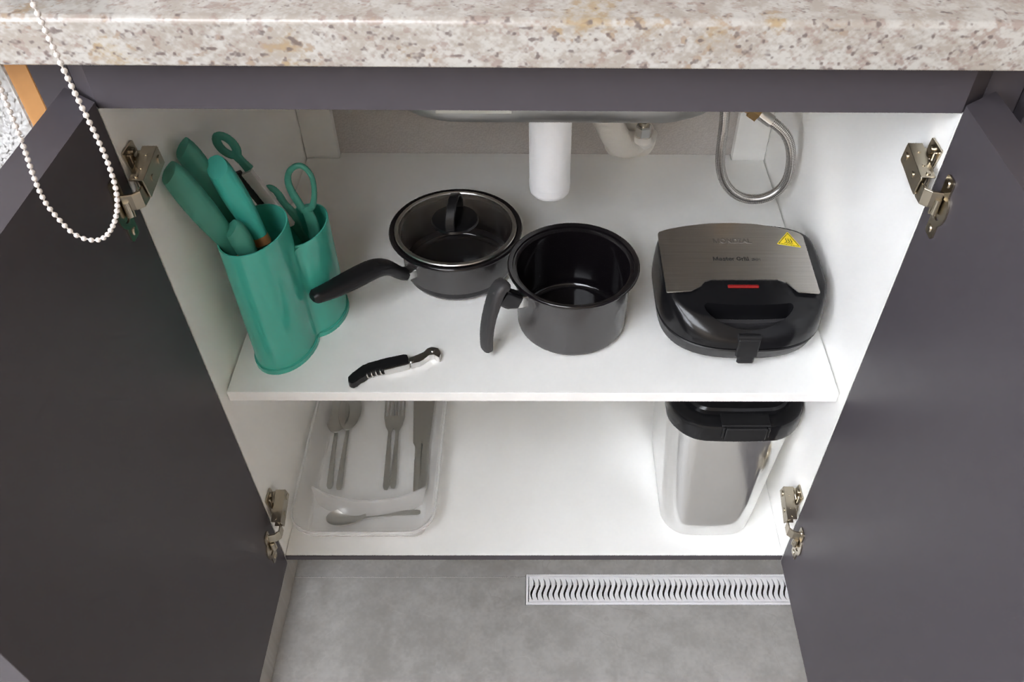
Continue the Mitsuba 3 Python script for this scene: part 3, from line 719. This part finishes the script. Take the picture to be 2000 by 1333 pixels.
hx = [(-.1985 + .0205 * t, .0372 + .0080 * t + .0030 * math.cos(t * 26), .0062 + .0030 * math.sin(t * 26)) for t in np.linspace(0, 1, 90)]
hx = np.array(hx); hx[:, 1] -= .0012; hx[:, 2] += ZS
add('worm', sweep(hx, [(.0011, .0011)] * 90, None, 10), CHROME, 40, parent=CK, label='steel corkscrew spiral')

# ================================================================ CUTLERY TRAY
TRY = thing('cutlery_tray', 'translucent frosted plastic cutlery tray on the bottom of the cabinet, left', 'cutlery tray')
tcx, tcy, TW, TD = -.2495, .190, .2080, .356
def trayring(off, z, r=.034):
    return rrect(TW + off, TD + off, r + off / 2, z, 10, tcx, tcy)
rings = [trayring(-.044, .0020, .030), trayring(-.038, .0028, .030), trayring(-.031, .0070, .032), trayring(-.014, .0330, .036), trayring(-.008, .0395, .037), trayring(0, .0415, .040), trayring(.0025, .0400, .041), trayring(.0025, .0360, .041)]
add('box', mv(loft(rings, True, False), rz=0), 'mat_frosted', True, parent=TRY)
rim = sweep(trayring(0, .0412, .040), [(.0017, .0024)] * len(trayring(0, .04)), (0, 0, 1), 12, closed=True, caps=False)
add('rim', rim, 'mat_frosted_rim', 40, parent=TRY, label='milky rounded rim')
# curved divider
dv_, n = [], 40
xs = np.linspace(-.0860, .0860, n)
yy = .0790 + .026 * (np.abs(xs) / .086) ** 2.2 - .012
top, bot = [], []
div = []
for z, o in ((.0035, -.007), (.012, -.004), (.024, 0), (.031, .003), (.0325, .005), (.0315, .008)):
    div.append(np.column_stack([tcx + xs * (1 - .1 * (1 - z / .032)), yy + o, np.full(n, z)]))
V = np.vstack(div); F_ = []
for a in range(len(div) - 1):
    for b in range(n - 1):
        F_ += [(a * n + b, a * n + b + 1, (a + 1) * n + b + 1), (a * n + b, (a + 1) * n + b + 1, (a + 1) * n + b)]
add('divider', tm(V, F_), 'mat_frosted', True, parent=TRY, label='curved divider between the two compartments')

def flatware(kind, x0, y0, x1, y1, z, label, flip=False):
    """Handle end (x0, y0) to head (x1, y1), lying flat."""
    d = np.array((x1 - x0, y1 - y0)); L_ = np.linalg.norm(d); rot = math.degrees(math.atan2(d[1], d[0]))
    key = thing({'spoon': 'spoon', 'fork': 'fork', 'table': 'table_knife'}[kind], label, {'spoon': 'spoon', 'fork': 'fork', 'table': 'knife'}[kind], 'cutlery in the tray')
    hl = L_ * .62
    s_ = np.linspace(0, 1, 20)
    w = .0052 - .0024 * s_ ** .8
    w[0] *= .5
    hz = .0012 + .0035 * np.sin(math.pi * s_) * .6
    parts = {}
    if kind == 'table':
        bl_ = Polygon([(L_ * .46, -.0048), (L_, -.0098), (L_ + .003, .002), (L_ * .97, .0098), (L_ * .5, .0085), (L_ * .46, .0050)]).buffer(-.002).buffer(.002)
        parts['blade'] = extrude(bl_, .0030, .0042)
        hp = np.column_stack([np.linspace(0, L_ * .48, 20), np.zeros(20), np.full(20, .0036)])
        ww = .0068 - .0016 * s_; ww[0] *= .6
        parts['handle'] = sweep(hp, np.stack([ww, np.full(20, .0030)], 1), (0, 0, 1), 14, power=3)
    else:
        hp = np.column_stack([np.linspace(0, hl, 20), np.zeros(20), hz + .001])
        parts['handle'] = sweep(hp, np.stack([w, np.full(20, .0012)], 1), (0, 0, 1), 14, power=3)
        if kind == 'spoon':
            a_, b_ = (L_ - hl) / 2 + .004, .0190 * min(1, L_ / .17)
            rr = []
            tt_ = np.arange(40) * 2 * math.pi / 40
            for f, zz in ((.05, -.0052), (.35, -.0048), (.65, -.0030), (.9, -.0002), (1, .0016), (.97, .0024), (.86, .0010), (.62, -.0018), (.33, -.0036), (.05, -.0040)):
                rr.append(np.column_stack([hl + a_ - .004 + f * a_ * np.cos(tt_), f * b_ * np.sin(tt_) * (1 + .12 * np.cos(tt_)), np.full(40, zz + .0062)]))
            parts['bowl'] = fix(loft(rr))
        else:
            base = Polygon([(hl - .004, -.0024), (hl + .010, -.0080), (hl + .030, -.0115), (hl + .030, .0115), (hl + .010, .0080), (hl - .004, .0024)]).buffer(-.0015).buffer(.0015)
            tines = [sbox(hl + .026, c - .0014, L_, c + .0014) for c in (-.0095, -.0032, .0032, .0095)]
            parts['head'] = extrude(unary_union([base] + tines), .0022, .0037)
    for nm, m in parts.items():
        if flip:
            m = as_tm(m).copy(); m.vertices[:, 2] = .0076 - m.vertices[:, 2]; m = fix(m)
        add(nm, mv(m, x0, y0, z, rz=rot), CUT, 35, parent=key)
flatware('spoon', -.3160, .1130, -.3290, .2900, .0035, 'steel spoon furthest left in the tray')
flatware('spoon', -.3010, .1100, -.3080, .2980, .0055, 'steel spoon second from the left in the tray, its bowl over the first')
flatware('fork', -.2290, .1110, -.2420, .3000, .0035, 'steel fork in the middle of the tray')
flatware('fork', -.2180, .1120, -.2290, .2960, .0065, 'steel fork lying close beside the middle fork, to its right')
flatware('table', -.1800, .1040, -.1960, .3000, .0035, 'steel table knife at the right of the tray, left of its pair')
flatware('table', -.1720, .1060, -.1790, .3010, .0065, 'steel table knife furthest right in the tray')
flatware('spoon', -.1720, .0700, -.3060, .0560, .0045, 'small spoon lying crosswise in the front compartment of the tray')

# ================================================================ CANISTER
CN = thing('canister', 'tall steel canister with a black clip lid, at the right of the cabinet bottom', 'canister')
def cring(xl, xr, yf, yb, r, z, bow=0.0):
    o = rrect(xr - xl, yb - yf, r, z, 10, (xl + xr) / 2, (yf + yb) / 2)
    xc, hw = (xl + xr) / 2, (xr - xl) / 2
    out = []
    for k in range(len(o)):                               # extra points along each side, so that the front can bow
        a, b = o[k], o[(k + 1) % len(o)]
        m = 8 if np.linalg.norm(b - a) > .03 else 1
        out += [a + (b - a) * q / m for q in range(m)]
    o = np.array(out)
    f = np.clip(((yf + yb) / 2 - o[:, 1]) / ((yb - yf) / 2), -1, 1)
    o[:, 1] -= bow * f * (1 - ((o[:, 0] - xc) / hw) ** 2)
    return o
cb = [cring(.1990, .3140, .0440, .2250, .026, .0003, .004), cring(.1910, .3200, .0375, .2310, .033, .0030, .005), cring(.1880, .3220, .0350, .2330, .035, .0090, .006)]
for q in range(1, 9):
    t = q / 8
    cb.append(cring(.1880 - .0085 * t, .3220 + .0310 * t, .0350 + .0270 * t, .2330 + .030 * t, .035 + .006 * t, .009 + .193 * t, .006))
scene['mat_canister'] = {'type': 'twosided', 'bsdf': {'type': 'principled', 'base_color': {'type': 'rgb', 'value': [.72, .72, .71]}, 'roughness': .15, 'metallic': .95, 'specular': .5}}
add('body', loft(cb), 'mat_canister', 40, parent=CN)
ld = [cring(.1835, .3560, .0590, .268, .044, .2040, .006), cring(.1800, .3595, .0555, .271, .046, .2040, .006), cring(.1790, .3605, .0545, .272, .047, .2070, .006), cring(.1795, .3600, .0550, .2715, .047, .2270, .006), cring(.1815, .3580, .0570, .2695, .045, .2320, .006), cring(.1850, .3545, .0605, .2660, .042, .2335, .006),
      cring(.1990, .3405, .0745, .2500, .030, .2335, .004), cring(.2000, .3395, .0755, .2490, .029, .2395, .004), cring(.2030, .3365, .0785, .2460, .027, .2425, .004)]
add('lid', loft(ld), BLACKG, 35, parent=CN, label='black plastic lid')
cl = cat(bx(.2480, .3020, .0450, .0520, .2120, .2345, .0012), bx(.2430, .3070, .0500, .0740, .2330, .2360, .0010), bx(.2440, .2474, .0462, .056, .2150, .2350, .0008), bx(.3026, .3060, .0466, .056, .2150, .2350, .0008))
add('clip', cl, BLACK, 25, parent=CN, label='black hinged clip on the front of the lid')

# ================================================================ FLOOR DRAIN
DRN = thing('floor_drain', 'white linear floor drain with wavy slots, set in the floor at the right', 'floor drain')
fr = sbox(DX0, DY0, DX1, DY1).difference(sbox(DX0 + .0042, DY0 + .0042, DX1 - .0042, DY1 - .0042))
add('frame', extrude(fr, ZF - .03, ZF + .0012), GRATE, False, parent=DRN)
gx0, gx1, gy0, gy1 = DX0 + .0055, DX1 - .0055, DY0 + .0052, DY1 - .0052
plate = sbox(gx0, gy0, gx1, gy1)
slots, ym = [], (gy0 + gy1) / 2
xx = gx0 + .0065
while xx < gx1 - .006:
    ts = np.linspace(-1, 1, 17)
    c_ = xx + .0027 * np.sin(ts * math.pi)
    hwid = .00055 + .00145 * np.cos(ts * math.pi / 2) ** 1.1
    y_ = ym + ts * .0205
    slots.append(Polygon(np.vstack([np.column_stack([c_ - hwid, y_]), np.column_stack([c_ + hwid, y_])[::-1]])))
    xx += .00975
add('grate', extrude(plate.difference(unary_union(slots)), ZF - .0022, ZF + .0004), GRATE, False, parent=DRN, label='white grate with a row of wavy slots')
add('channel', bx(DX0 + .001, DX1 - .001, DY0 + .001, DY1 - .001, ZF - .0395, ZF - .030), SEAM, False, parent=DRN)

# ================================================================ BLIND CHAIN
BC = thing('blind_chain', 'white beaded roller blind chain hanging in a loop before the left door', 'bead chain')
yc = -.170
ctrl = [(-.2795, 1.06), (-.2765, .90), (-.2757, .874), (-.2738, .815), (-.2722, .770), (-.2768, .740), (-.2885, .7175), (-.3035, .7065), (-.3155, .7105), (-.3215, .7225), (-.3250, .7350), (-.3255, .745), (-.3218, .776), (-.3180, .812), (-.3150, .845), (-.3100, .90), (-.3060, 1.06)]
cp = resample([(x, yc, z) for x, z in ctrl], 600)
cl_ = np.r_[0, np.cumsum(np.linalg.norm(np.diff(cp, axis=0), axis=1))]
nb = int(cl_[-1] / .00485)
sph = trimesh.creation.icosphere(subdivisions=2, radius=.00185)
shared = mikit.ply(sph, BEAD, True)
for i in range(nb):
    s_ = i * .00485
    p = [np.interp(s_, cl_, cp[:, k]) for k in range(3)]
    scene[numbered('blind_chain__bead')] = {**shared, 'to_world': T().translate(p)}
add('cord', sweep(cp[::6], [(.0006, .0006)] * len(cp[::6]), None, 6), BEAD, True, parent=BC)

# something dark standing on the worktop at the far left
add('dark_container', mv(lathe([(0, 0), (.033, 0), (.036, .003), (.036, .09), (.033, .092), (0, .092)], 40), -.374, .0325, CT1 + .0003), BLACK, 35, 'dark round container standing on the worktop at the upper left corner', 'container')
